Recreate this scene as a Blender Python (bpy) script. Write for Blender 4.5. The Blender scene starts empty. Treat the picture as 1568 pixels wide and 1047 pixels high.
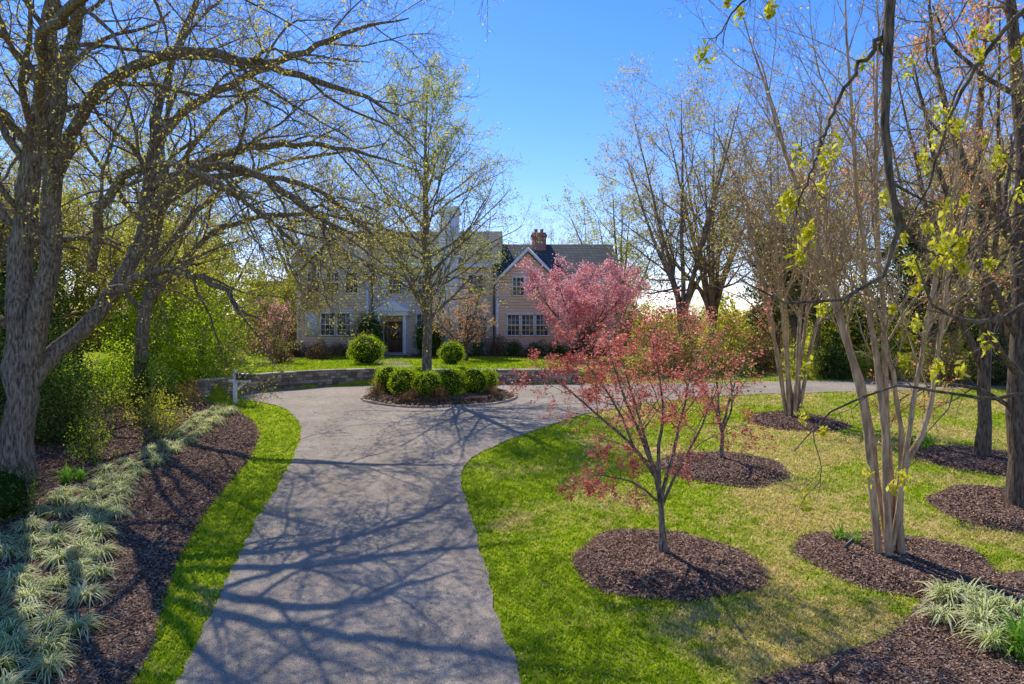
import bpy, math, numpy as np
from mathutils import Vector
from mathutils.geometry import delaunay_2d_cdt
rng=np.random.default_rng(11)
C=bpy.context.scene.collection
R=math.radians

# ------------------------------------------------------------------ materials
def nodes(name):
    m=bpy.data.materials.new(name); m.use_nodes=True
    nt=m.node_tree; nt.nodes.clear()
    out=nt.nodes.new('ShaderNodeOutputMaterial')
    return m,nt,out
def ramp(nt,stops,fac):
    r=nt.nodes.new('ShaderNodeValToRGB'); e=r.color_ramp.elements
    while len(e)<len(stops): e.new(0.5)
    for i,(p,c) in enumerate(stops):
        e[i].position=p; e[i].color=(*c,1)
    nt.links.new(fac,r.inputs[0]); return r.outputs[0]
def noise(nt,scale,detail=2,rough=.6,vec=None,dist=0):
    n=nt.nodes.new('ShaderNodeTexNoise'); n.inputs['Scale'].default_value=scale
    n.inputs['Detail'].default_value=detail; n.inputs['Roughness'].default_value=rough
    n.inputs['Distortion'].default_value=dist
    if vec is not None: nt.links.new(vec,n.inputs['Vector'])
    return n.outputs[0]
def objco(nt,scale=None):
    t=nt.nodes.new('ShaderNodeTexCoord'); o=t.outputs['Object']
    if scale:
        mp=nt.nodes.new('ShaderNodeMapping'); mp.inputs['Scale'].default_value=scale
        nt.links.new(o,mp.inputs[0]); o=mp.outputs[0]
    return o
def mixc(nt,a,b,fac,mode='MIX'):
    m=nt.nodes.new('ShaderNodeMix'); m.data_type='RGBA'; m.blend_type=mode
    for s,v in ((m.inputs[0],fac),(m.inputs[6],a),(m.inputs[7],b)):
        if isinstance(v,(int,float)): s.default_value=v
        elif isinstance(v,tuple): s.default_value=(*v,1)
        else: nt.links.new(v,s)
    return m.outputs[2]
def solid(name,stops,scale=5,rough=.7,bump=.0,bscale=30,mscale=None,spec=.3,attr=False,metal=0):
    m,nt,out=nodes(name)
    b=nt.nodes.new('ShaderNodeBsdfPrincipled'); b.inputs['Roughness'].default_value=rough
    b.inputs['Specular IOR Level'].default_value=spec; b.inputs['Metallic'].default_value=metal
    co=objco(nt,mscale)
    if attr:
        a=nt.nodes.new('ShaderNodeAttribute'); a.attribute_name='rnd'; f=a.outputs['Fac']
    else: f=noise(nt,scale,3,vec=co)
    nt.links.new(ramp(nt,stops,f),b.inputs['Base Color'])
    if bump:
        bp=nt.nodes.new('ShaderNodeBump'); bp.inputs['Strength'].default_value=bump; bp.inputs['Distance'].default_value=.03
        nt.links.new(noise(nt,bscale,2,vec=co),bp.inputs['Height']); nt.links.new(bp.outputs[0],b.inputs['Normal'])
    nt.links.new(b.outputs[0],out.inputs[0]); return m
def twigmat(name,c1,c2):
    m,nt,out=nodes(name); d=nt.nodes.new('ShaderNodeBsdfDiffuse')
    nt.links.new(ramp(nt,[(.35,c1),(.65,c2)],noise(nt,3,1,vec=objco(nt))),d.inputs[0]); nt.links.new(d.outputs[0],out.inputs[0]); return m
def leafmat(name,stops,trans=.5,clump=1.2,rough=.6,tint=1.25):
    m,nt,out=nodes(name)
    a=nt.nodes.new('ShaderNodeAttribute'); a.attribute_name='rnd'
    n=noise(nt,clump,1,vec=objco(nt))
    ma=nt.nodes.new('ShaderNodeMath'); ma.operation='MULTIPLY_ADD'; ma.inputs[1].default_value=.8; 
    nt.links.new(n,ma.inputs[0])
    mb=nt.nodes.new('ShaderNodeMath'); mb.operation='MULTIPLY_ADD'; mb.inputs[1].default_value=.7; mb.inputs[2].default_value=-.25
    nt.links.new(a.outputs['Fac'],mb.inputs[0]); nt.links.new(mb.outputs[0],ma.inputs[2])
    col=ramp(nt,stops,ma.outputs[0])
    p=nt.nodes.new('ShaderNodeBsdfDiffuse')
    nt.links.new(col,p.inputs[0])
    t=nt.nodes.new('ShaderNodeBsdfTranslucent'); nt.links.new(mixc(nt,col,(tint,tint,tint*.8),1.0,'MULTIPLY'),t.inputs[0])
    mx=nt.nodes.new('ShaderNodeMixShader'); mx.inputs[0].default_value=trans
    nt.links.new(p.outputs[0],mx.inputs[1]); nt.links.new(t.outputs[0],mx.inputs[2]); nt.links.new(mx.outputs[0],out.inputs[0])
    return m
def barkmat(name,c1,c2,s=6):
    return solid(name,[(.35,c1),(.65,c2)],scale=s,rough=.9,bump=1.0,bscale=s*2.5,mscale=(3,3,.6),spec=.1)

M={}
M['bark']=barkmat('bark_grey',(.08,.062,.046),(.36,.295,.225),8)
M['bark_tan']=barkmat('bark_tan',(.30,.19,.11),(.66,.48,.29),4)
M['bark_dark']=barkmat('bark_dark',(.06,.045,.034),(.22,.17,.125),7)
M['twig']=twigmat('twig_bark',(.12,.085,.055),(.30,.225,.15))
M['twig_tan']=twigmat('twig_bark_tan',(.30,.20,.12),(.52,.37,.23))
M['bark_bg']=twigmat('bark_background',(.19,.135,.095),(.36,.265,.18))
M['budleaf']=leafmat('spring_bud_leaves',[(.2,(.44,.36,.06)),(.5,(.66,.60,.10)),(.8,(.76,.62,.16))],.55)
M['youngleaf']=leafmat('young_green_leaves',[(.2,(.28,.31,.035)),(.5,(.52,.53,.06)),(.8,(.70,.64,.11))],.55)
M['brightleaf']=leafmat('bright_green_leaves',[(.2,(.14,.26,.015)),(.5,(.38,.55,.025)),(.8,(.68,.72,.05))],.55)
M['bgleaf']=leafmat('background_leaves',[(.2,(.36,.29,.09)),(.5,(.54,.46,.12)),(.8,(.60,.46,.18))],.55)
M['evergreen']=leafmat('evergreen_leaves',[(.2,(.02,.04,.014)),(.5,(.055,.105,.03)),(.8,(.13,.20,.05))],.3)
M['boxwood']=leafmat('boxwood_leaves',[(.2,(.13,.23,.012)),(.5,(.40,.55,.02)),(.8,(.76,.80,.05))],.45,2.5)
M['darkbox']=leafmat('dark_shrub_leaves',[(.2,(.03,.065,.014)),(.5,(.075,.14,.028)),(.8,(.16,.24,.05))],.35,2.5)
M['azalea']=leafmat('azalea_leaves',[(.2,(.15,.07,.04)),(.5,(.30,.15,.09)),(.8,(.34,.29,.09))],.4,2)
M['pink']=leafmat('pink_blossom',[(.15,(.60,.18,.25)),(.5,(.90,.42,.49)),(.85,(.94,.68,.70))],.5,.9,tint=1.1)
M['maple']=leafmat('red_maple_leaves',[(.15,(.46,.07,.065)),(.5,(.80,.22,.19)),(.85,(.90,.42,.35))],.5,1.5,tint=1.15)
M['coral']=leafmat('coral_leaves',[(.15,(.55,.21,.11)),(.5,(.84,.40,.23)),(.85,(.78,.58,.24))],.55,1)
M['salmon']=leafmat('salmon_leaves',[(.15,(.52,.27,.17)),(.5,(.78,.46,.32)),(.85,(.74,.62,.30))],.5,1)
M['lirio']=leafmat('variegated_leaves',[(.1,(.12,.18,.035)),(.36,(.28,.37,.09)),(.52,(.86,.81,.46)),(.9,(.94,.90,.66))],.4,3)
M['blade']=leafmat('daffodil_leaves',[(.1,(.10,.26,.02)),(.9,(.36,.60,.08))],.45,3)
M['hangleaf']=leafmat('oak_bud_leaves',[(.15,(.36,.34,.02)),(.5,(.62,.57,.04)),(.85,(.78,.70,.14))],.5,6)

def groundcol(nt,k=1):
    co=objco(nt)
    big=noise(nt,.35,3,.6,co,.3); fine=noise(nt,3.5,3,.7,co)
    g=ramp(nt,[(.25,(.24,.38,.014)),(.5,(.45,.60,.028)),(.75,(.66,.73,.06))],fine)
    straw=ramp(nt,[(.3,(.66,.61,.13)),(.7,(.90,.72,.34))],fine)
    sx=nt.nodes.new('ShaderNodeSeparateXYZ'); nt.links.new(co,sx.inputs[0])
    mr=nt.nodes.new('ShaderNodeMapRange'); mr.inputs[1].default_value=-1; mr.inputs[2].default_value=4; mr.inputs[3].default_value=-.13; mr.inputs[4].default_value=.075
    nt.links.new(sx.outputs[0],mr.inputs[0])
    ad=nt.nodes.new('ShaderNodeMath'); nt.links.new(big,ad.inputs[0]); nt.links.new(mr.outputs[0],ad.inputs[1])
    ad2=nt.nodes.new('ShaderNodeMath'); ad2.operation='MULTIPLY_ADD'; ad2.inputs[1].default_value=.45
    nt.links.new(fine,ad2.inputs[0]); nt.links.new(ad.outputs[0],ad2.inputs[2])
    f=ramp(nt,[(.70,(0,0,0)),(.88,(.9,.9,.9))],ad2.outputs[0])
    return mixc(nt,g,straw,f)
def mk_ground():
    m,nt,out=nodes('grass_ground')
    b=nt.nodes.new('ShaderNodeBsdfPrincipled'); b.inputs['Roughness'].default_value=.95; b.inputs['Specular IOR Level'].default_value=.05
    nt.links.new(mixc(nt,groundcol(nt),(.6,.55,.55),1.0,'MULTIPLY'),b.inputs[0])
    bp=nt.nodes.new('ShaderNodeBump'); bp.inputs['Strength'].default_value=.9; bp.inputs['Distance'].default_value=.04
    nt.links.new(noise(nt,18,3,.8,objco(nt)),bp.inputs['Height']); nt.links.new(bp.outputs[0],b.inputs['Normal'])
    nt.links.new(b.outputs[0],out.inputs[0]); return m
def mk_blades():
    m,nt,out=nodes('grass_blades')
    a=nt.nodes.new('ShaderNodeAttribute'); a.attribute_name='rnd'
    v=ramp(nt,[(0,(.55,.55,.55)),(1,(1.25,1.2,1.2))],a.outputs['Fac'])
    col=mixc(nt,groundcol(nt),v,1.0,'MULTIPLY')
    p=nt.nodes.new('ShaderNodeBsdfDiffuse'); nt.links.new(col,p.inputs[0])
    t=nt.nodes.new('ShaderNodeBsdfTranslucent'); nt.links.new(col,t.inputs[0])
    mx=nt.nodes.new('ShaderNodeMixShader'); mx.inputs[0].default_value=.5
    nt.links.new(p.outputs[0],mx.inputs[1]); nt.links.new(t.outputs[0],mx.inputs[2]); nt.links.new(mx.outputs[0],out.inputs[0]); return m
M['ground']=mk_ground(); M['grass']=mk_blades()
def mk_asphalt():
    m,nt,out=nodes('asphalt')
    b=nt.nodes.new('ShaderNodeBsdfPrincipled'); b.inputs['Roughness'].default_value=.9; b.inputs['Specular IOR Level'].default_value=.15
    co=objco(nt)
    big=noise(nt,.6,5,.7,co,.5); fine=noise(nt,70,3,.9,co); mid=noise(nt,5,5,.75,co)
    c=ramp(nt,[(.3,(.26,.212,.165)),(.5,(.325,.268,.208)),(.72,(.40,.33,.255))],big)
    c=mixc(nt,c,ramp(nt,[(.3,(.8,.8,.8)),(.7,(1.14,1.14,1.14))],mid),1.0,'MULTIPLY')
    s=ramp(nt,[(.38,(.36,.36,.36)),(.5,(1,1,1)),(.62,(1.95,1.9,1.84))],fine)
    c=mixc(nt,c,s,1.0,'MULTIPLY')
    nt.links.new(c,b.inputs[0])
    bp=nt.nodes.new('ShaderNodeBump'); bp.inputs['Strength'].default_value=.7; bp.inputs['Distance'].default_value=.012
    nt.links.new(fine,bp.inputs['Height']); nt.links.new(bp.outputs[0],b.inputs['Normal'])
    nt.links.new(b.outputs[0],out.inputs[0]); return m
M['asphalt']=mk_asphalt()
M['mulch']=solid('mulch',[(.3,(.06,.033,.022)),(.7,(.21,.125,.085))],scale=14,rough=.95,bump=1,bscale=40,spec=.05)
M['chips']=solid('mulch_chips',[(0,(.08,.043,.03)),(.6,(.27,.16,.11)),(1,(.52,.36,.25))],attr=True,rough=.9,spec=.1)
M['litter']=solid('dry_leaf_litter',[(0,(.22,.13,.06)),(1,(.5,.38,.2))],attr=True,rough=.9,spec=.1)
M['stone']=solid('stone_blocks',[(0,(.13,.11,.085)),(.5,(.30,.25,.195)),(1,(.46,.39,.31))],attr=True,rough=.85,bump=.4,bscale=25)
M['mortar']=solid('mortar',[(.3,(.10,.09,.08)),(.7,(.2,.18,.16))],rough=.9)
M['edging']=solid('edging_stone',[(0,(.34,.22,.17)),(1,(.56,.43,.35))],attr=True,rough=.8)
M['white']=solid('white_paint',[(.3,(.86,.85,.82)),(.7,(.90,.89,.86))],rough=.5)
M['siding']=solid('pink_clapboard',[(.3,(.92,.67,.59)),(.7,(.94,.72,.63))],scale=1.5,rough=.6)
M['cream']=solid('peach_clapboard',[(.3,(.92,.73,.64)),(.7,(.94,.78,.69))],scale=1.5,rough=.6)
M['greybox']=solid('mailbox_green',[(.3,(.02,.05,.045)),(.7,(.03,.065,.055))],rough=.35,spec=.5)
M['black']=solid('black_metal',[(.3,(.02,.02,.02)),(.7,(.035,.035,.035))],rough=.4,spec=.5)
M['door']=solid('door_wood',[(.3,(.16,.09,.05)),(.7,(.26,.15,.08))],rough=.4,mscale=(1,1,.2))
M['chimney']=solid('painted_chimney_brick',[(.3,(.86,.83,.77)),(.7,(.91,.89,.84))],scale=4,rough=.8,bump=.3)
def brickmat(name,a,b_,mort,sc=1.0,bw=.22,rh=.075):
    m,nt,out=nodes(name)
    b=nt.nodes.new('ShaderNodeBsdfPrincipled'); b.inputs['Roughness'].default_value=.85
    t=nt.nodes.new('ShaderNodeTexCoord'); sp=nt.nodes.new('ShaderNodeSeparateXYZ'); nt.links.new(t.outputs['Object'],sp.inputs[0])
    ad=nt.nodes.new('ShaderNodeMath'); nt.links.new(sp.outputs[0],ad.inputs[0]); nt.links.new(sp.outputs[1],ad.inputs[1])
    cb=nt.nodes.new('ShaderNodeCombineXYZ'); nt.links.new(ad.outputs[0],cb.inputs[0]); nt.links.new(sp.outputs[2],cb.inputs[1])
    br=nt.nodes.new('ShaderNodeTexBrick'); nt.links.new(cb.outputs[0],br.inputs['Vector'])
    br.inputs['Color1'].default_value=(*a,1); br.inputs['Color2'].default_value=(*b_,1); br.inputs['Mortar'].default_value=(*mort,1)
    br.inputs['Scale'].default_value=1; br.inputs['Brick Width'].default_value=bw; br.inputs['Row Height'].default_value=rh; br.inputs['Mortar Size'].default_value=rh*.12
    nt.links.new(br.outputs[0],b.inputs[0]); nt.links.new(b.outputs[0],out.inputs[0]); return m
M['brick']=brickmat('red_brick',(.55,.18,.10),(.42,.12,.07),(.45,.36,.3))
M['slate']=brickmat('slate_roof',(.06,.07,.068),(.11,.12,.115),(.025,.03,.03),bw=.4,rh=.22)
def mk_glass():
    m,nt,out=nodes('window_glass'); b=nt.nodes.new('ShaderNodeBsdfPrincipled')
    b.inputs['Roughness'].default_value=.08; b.inputs['Specular IOR Level'].default_value=.7
    nt.links.new(ramp(nt,[(.35,(.04,.04,.04)),(.52,(.16,.12,.07)),(.66,(.65,.40,.15))],noise(nt,1.8,3,vec=objco(nt))),b.inputs[0])  # warm blotches: glimpses of lit rooms painted into the pane colour
    nt.links.new(b.outputs[0],out.inputs[0]); return m
M['glass']=mk_glass()

# ------------------------------------------------------------------ mesh helpers
def mk(name,V,F,mat,rnd=None,parent=None,smooth=False,loc=None):
    V=np.asarray(V,np.float32).reshape(-1,3); F=np.asarray(F,np.int32)
    me=bpy.data.meshes.new(name); me.vertices.add(len(V)); me.vertices.foreach_set('co',V.ravel())
    n,k=F.shape; me.loops.add(n*k); me.loops.foreach_set('vertex_index',F.ravel())
    me.polygons.add(n); me.polygons.foreach_set('loop_start',np.arange(0,n*k,k,dtype=np.int32))
    me.update(calc_edges=True)
    if smooth: me.polygons.foreach_set('use_smooth',np.ones(n,bool))
    if rnd is not None:
        a=me.attributes.new('rnd','FLOAT','FACE'); a.data.foreach_set('value',np.asarray(rnd,np.float32))
    me.materials.append(M[mat] if isinstance(mat,str) else mat)
    o=bpy.data.objects.new(name,me); C.objects.link(o)
    if parent: o.parent=parent
    if loc is not None: o.location=loc
    return o
def empty(name,loc=(0,0,0)):
    e=bpy.data.objects.new(name,None); e.location=loc; e.empty_display_size=.3; C.objects.link(e); return e
CUBE=np.array([[-1,-1,-1],[1,-1,-1],[1,1,-1],[-1,1,-1],[-1,-1,1],[1,-1,1],[1,1,1],[-1,1,1]])*.5
CF=np.array([[0,3,2,1],[4,5,6,7],[0,1,5,4],[1,2,6,5],[2,3,7,6],[3,0,4,7]])
def boxes(name,bl,mat,parent=None,bevel=0,loc=None):
    """bl: (x0,x1,y0,y1,z0,z1[,rotz])"""
    V=[];F=[];rn=[]
    for i,b in enumerate(bl):
        c=np.array([(b[0]+b[1])/2,(b[2]+b[3])/2,(b[4]+b[5])/2]); s=np.array([b[1]-b[0],b[3]-b[2],b[5]-b[4]])
        v=CUBE*s
        if len(b)>6:
            a=b[6]; v=np.stack([v[:,0]*math.cos(a)-v[:,1]*math.sin(a),v[:,0]*math.sin(a)+v[:,1]*math.cos(a),v[:,2]],1)
        V.append(v+c); F.append(CF+8*i); rn+= [rng.random()]*6
    o=mk(name,np.concatenate(V),np.concatenate(F),mat,rn,parent,loc=loc)
    if bevel:
        m=o.modifiers.new('bevel','BEVEL'); m.width=bevel; m.segments=2
    return o
def prism(name,poly,a0,a1,axis,mat,parent=None):
    n=len(poly); V=[]
    for a in (a0,a1):
        for p in poly: V.append((a,p[0],p[1]) if axis=='x' else (p[0],a,p[1]))
    me=bpy.data.meshes.new(name)
    F=[list(range(n)),list(range(2*n-1,n-1,-1))]+[[i,(i+1)%n,n+(i+1)%n,n+i] for i in range(n)]
    me.from_pydata(V,[],F); me.update(); me.materials.append(M[mat])
    import bmesh
    bm=bmesh.new(); bm.from_mesh(me); bmesh.ops.recalc_face_normals(bm,faces=bm.faces); bm.to_mesh(me); bm.free()
    o=bpy.data.objects.new(name,me); C.objects.link(o); o.parent=parent; return o

# ------------------------------------------------------------------ terrain
_ty=np.arange(-400,2500,.5)
_tz=np.interp(_ty,[-400,-20,0,27,50,75,175,2500],[-1.24,-1.24,0,1.674,2.295,2.4,0,-1])
_k=np.exp(-.5*(np.arange(-12,13)*.5/2)**2); _k/=_k.sum()
_tz=np.convolve(np.pad(_tz,12,'edge'),_k,'valid')
WX=[-40,-13,-11.95,-11.6,-10.5,-8.8,-6.2,3.1,6,12,40]; WY=[26,27,27.2,29.2,31.1,32.5,33.5,33.5,34.8,36.5,40]
def sst(t): t=np.clip(t,0,1); return t*t*(3-2*t)
def H(x,y):
    x=np.asarray(x,float); y=np.asarray(y,float)
    b=np.interp(y,_ty,_tz)
    w=np.interp(x,[-40,-16,-12.4,-12,3.2,5,12,40],[9,6,1,.3,.3,2,4,8])
    t=sst((y-np.interp(x,WX,WY)-.15)/w)
    bank=sst((-x-9)/10)*.9*sst((y-4)/8)*(1-t)
    n=.04*np.sin(x*.7+1)*np.sin(y*.5)+.03*np.sin(x*1.7+y*.9)
    fade=np.clip((y-8)/6,0,1)*0.5
    return b*(1-t)+np.maximum(b,2.5)*t*np.clip((90-y)/30,0,1)+b*t*(1-np.clip((90-y)/30,0,1))+bank+n*fade
def axis(lo,hi,f0,f1,fs,g=1.35):
    a=list(np.arange(f0,f1+fs/2,fs)); s=fs
    while a[-1]<hi: s*=g; a.append(min(a[-1]+s,hi))
    s=fs; b=[]
    p=f0
    while p>lo: s*=g; p=max(p-s,lo); b.append(p)
    return np.array(b[::-1]+a)
gx=axis(-1500,1500,-16,16,.25); gy=axis(-300,2400,5,42,.25)
X,Y=np.meshgrid(gx,gy); nx=len(gx); ny=len(gy)
V=np.stack([X,Y,H(X,Y)],-1).reshape(-1,3)
i=np.arange((ny-1)*(nx-1)); r_=i//(nx-1); c_=i%(nx-1); a=r_*nx+c_
mk('ground',V,np.stack([a,a+1,a+nx+1,a+nx],1),'ground',smooth=True)

def catmull(P,n,closed=False):
    P=np.asarray(P,float)
    Q=np.concatenate([P[-1:],P,P[:2]]) if closed else np.concatenate([2*P[:1]-P[1:2],P,2*P[-1:]-P[-2:-1]])
    out=[]
    for j in range(len(Q)-3):
        p0,p1,p2,p3=Q[j:j+4]
        for t in np.linspace(0,1,n,endpoint=False):
            out.append(.5*((2*p1)+(-p0+p2)*t+(2*p0-5*p1+4*p2-p3)*t*t+(-p0+3*p1-3*p2+p3)*t**3))
    if not closed: out.append(P[-1])
    return np.array(out)
def inside(x,y,P):
    r=np.zeros(x.shape,bool); n=len(P)
    for j in range(n):
        x1,y1=P[j]; x2,y2=P[(j+1)%n]
        if y1==y2: continue
        c=((y1>y)!=(y2>y))&(x<(x2-x1)*(y-y1)/(y2-y1)+x1); r^=c
    return r
def bdist(x,y,P):
    P=np.asarray(P); A=P; B=np.roll(P,-1,0); d=np.full(x.shape,1e9)
    for (ax,ay),(bx,by) in zip(A,B):
        L=(bx-ax)**2+(by-ay)**2+1e-12
        t=np.clip(((x-ax)*(bx-ax)+(y-ay)*(by-ay))/L,0,1)
        d=np.minimum(d,(x-ax-t*(bx-ax))**2+(y-ay-t*(by-ay))**2)
    return np.sqrt(d)
def densify(P,s=.3):
    out=[]; P=np.asarray(P,float)
    for p,q in zip(P,np.roll(P,-1,0)):
        n=max(1,int(np.linalg.norm(q-p)/s)); out+= [p+(q-p)*k/n for k in range(n)]
    return np.array(out)
def sheetz(x,y,P,off,mound,mw=.45):
    return H(x,y)+off+(mound*sst(bdist(x,y,P)/mw) if mound else 0)
def sheet(name,P,mat,off,mound=0,step=.4,skirt=.12,parent=None):
    P=densify(P); x0,y0=P.min(0); x1,y1=P.max(0)
    gx_,gy_=np.meshgrid(np.arange(x0,x1,step),np.arange(y0,y1,step)); gx_=gx_.ravel(); gy_=gy_.ravel()
    k=inside(gx_,gy_,P); gx_=gx_[k]; gy_=gy_[k]; k=bdist(gx_,gy_,P)>step*.4; gx_=gx_[k]; gy_=gy_[k]
    pts=[Vector(p) for p in P]+[Vector(p) for p in zip(gx_,gy_)]
    r=delaunay_2d_cdt(pts,[],[list(range(len(P)))],1,1e-5)
    v=np.array([tuple(p) for p in r[0]]); f=[t for t in r[2] if len(t)==3]
    z=sheetz(v[:,0],v[:,1],P,off,mound); V=np.column_stack([v,z]); F=np.array(f)
    n=len(V); m=len(P); zb=H(P[:,0],P[:,1])
    V=np.concatenate([V,np.column_stack([P,zb+off]),np.column_stack([P,zb-skirt])])
    j=np.arange(m); j2=(j+1)%m
    F=np.concatenate([F,np.stack([n+j,n+m+j,n+m+j2],1),np.stack([n+j,n+m+j2,n+j2],1)])
    return mk(name,V,F,mat,parent=parent)

right_edge=catmull([(1.2,-6),(.6,3),(.09,8.4),(-.13,9.6),(-.43,11.5),(-.79,13.94),(-1.15,16.1),(-1.3,17.6),(-1.0,19.2),(-.3,20.7),(.6,22.1),(1.8,23.9),(3.4,25.7),(5.8,27.7),(8.3,28.9),(11.2,29.8),(15,30.6),(24,32)],5)
far=np.array([(24,36),(12.4,34.2),(6,33.6),(3.3,33.45),(-.6,33.45),(-6.2,33.45),(-8.8,32.4),(-10.4,31.0),(-11.4,29.2),(-11.6,28.3),(-10.9,27.9)])
left_edge=catmull([(-10.3,27.4),(-8.9,26.3),(-7.7,24.3),(-6.75,21.8),(-5.95,18.4),(-5.3,14.3),(-4.85,12.0),(-4.13,8.4),(-3.5,3),(-3,-6)],5)
DRIVE=np.concatenate([right_edge,far,left_edge])
jit=lambda P,s:P+rng.normal(0,s,P.shape)
sheet('driveway',jit(densify(DRIVE,.2),.025),'asphalt',.03,step=.5)
th=np.linspace(0,2*np.pi,40,endpoint=False)
ISL=np.column_stack([-3.05+3.15*np.cos(th),28.7+2.35*np.sin(th)])
def ring(cx,cy,r,ry=None):
    ry=ry or r
    rr=1+.05*np.sin(3*th+cx)+.03*np.sin(7*th+cy)
    return np.column_stack([cx+r*rr*np.cos(th),cy+ry*rr*np.sin(th)])
lb_edge=catmull([(-4.3,3),(-4.69,8.4),(-5.18,9.96),(-5.8,11.75),(-6.3,13.6),(-6.8,16.1),(-7.3,19),(-8.25,22.2),(-9.4,24.3),(-10.9,26.1),(-12.3,26.9)],5)
LBED=np.concatenate([lb_edge,[(-24,27),(-24,3)]])
RBED=np.concatenate([catmull([(2.2,7.2),(2.85,8.3),(4.0,8.9),(5.2,9.5),(6.1,10.3),(6.8,11.0),(8.6,11.6),(12,11.9)],4),[(14,11),(14,4),(2,4)]])
rings=[ring(2.68,12.0,1.62,1.5),ring(5.55,18,1.68,1.55),ring(6.75,12.05,1.62,1.45),ring(9.9,23.8,1.6),ring(12.7,18.8,1.5),ring(10.9,14.6,1.7)]
allb=[('mulch_bed',LBED,.02,.05),('mulch_bed',RBED,.02,.05),('island_bed',ISL,.05,.22)]+[('mulch_ring',p,.02,.07) for p in rings]
HB=np.array([(-15.5,46.2),(-9.6,46.2),(-9.6,49),(-15.5,49)])
allb+=[('mulch_bed',HB,.02,.05),('mulch_bed',np.array([(-7.2,46),(8,45.6),(8,49),(-7.2,49)]),.02,.05)]
for j,(n,P,off,md) in enumerate(allb):
    s=sheet(n,P,'mulch',off,md)
    x0,y0=P.min(0); x1,y1=P.max(0); x0=max(x0,-13); x1=min(x1,14); y0=max(y0,7.5)
    if y0>44: continue
    N=int(min((x1-x0)*(y1-y0)*1800,220000)); x=rng.uniform(x0,x1,N); y=y0+(y1-y0)*rng.random(N)**1.3
    k=inside(x,y,P)&(np.abs(x)<y*.8+1.5); x=x[k]; y=y[k]
    z=sheetz(x,y,densify(P),off,md)+.006; N=len(x)
    x=x+rng.normal(0,.05,N); y=y+rng.normal(0,.05,N)
    a=rng.uniform(0,2*np.pi,N); L=rng.uniform(.008,.026,N)*(1+y*.02); W=rng.uniform(.004,.008,N)*(1+y*.04)
    t1=rng.normal(0,.35,N); t2=rng.normal(0,.4,N)
    u=np.stack([np.cos(a),np.sin(a),t1],1)*L[:,None]; w=np.stack([-np.sin(a),np.cos(a),t2],1)*W[:,None]; c=np.stack([x,y,z],1)
    V=np.stack([c-u-w,c+u-w,c+u+w,c-u+w],1).reshape(-1,3)
    mk('wood_chips',V,np.arange(4*N).reshape(-1,4),'chips',rng.random(N),parent=s)

# grass blades
N=700000
y=7+ (48-7)*rng.random(N)**1.9; x=rng.uniform(-1,1,N)*(y*.8+1.5)
k=(x>-13)&~inside(x,y,DRIVE)
for n,P,_,_ in allb: k&=~inside(x,y,P)
yw=np.interp(x,WX,WY); k&=~((x>-12.8)&(x<3.3)&(y>yw-.2)&(y<yw+.7))
pat=.62+.38*np.sin(x*2.3+np.sin(y*1.7)*1.5)*np.sin(y*2.1+np.sin(x*1.3)*1.5)
k&=rng.random(N)<np.clip(pat+.25,.3,1)
x=x[k]; y=y[k]; N=len(x)
e1=rng.normal(0,.035,(2,N)); x=x+e1[0]; y=y+e1[1]; z=H(x,y)
h=rng.uniform(.025,.07,N)*(1+y*.012); w=(.0045+.001*y)*rng.uniform(.7,1.4,N)
a=rng.uniform(0,np.pi,N); la=rng.uniform(0,2*np.pi,N); lean=h*rng.uniform(.2,1.4,N)
c=np.stack([x,y,z-.005],1); u=np.stack([np.cos(a)*w,np.sin(a)*w,0*w],1)
tip=c+np.stack([np.cos(la)*lean,np.sin(la)*lean,h],1)
mk('lawn_grass',np.stack([c-u,c+u,tip],1).reshape(-1,3),np.arange(3*N).reshape(-1,3),'grass',rng.random(N))
N=9000; y=7.5+26*rng.random(N)**1.5; x=rng.uniform(-1,1,N)*(y*.75); k=(rng.random(N)<np.where(inside(x,y,DRIVE),.15,1)); x=x[k];y=y[k]
c=np.column_stack([x,y,H(x,y)+.05]); N=len(c); a=rng.uniform(0,6.28,N); s=rng.uniform(.010,.026,N)[:,None]
u=np.stack([np.cos(a),np.sin(a),rng.normal(0,.3,N)],1)*s; w=np.stack([-np.sin(a),np.cos(a),rng.normal(0,.3,N)],1)*s*.6
mk('leaf_litter',np.stack([c-u,c+w,c+u,c-w],1).reshape(-1,3),np.arange(4*N).reshape(-1,4),'litter',rng.random(N))

# island edging
eb=[]
for t in np.arange(0,2*np.pi,.075):
    cx=-3.05+3.22*math.cos(t); cy=28.7+2.42*math.sin(t); z=float(H(cx,cy)); an=math.atan2(2.42*math.cos(t),-3.22*math.sin(t))
    eb.append((cx-.1,cx+.1,cy-.06,cy+.06,z,z+.1+rng.uniform(-.01,.02),an))
boxes('island_edging',eb,'edging',bevel=.01)

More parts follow.
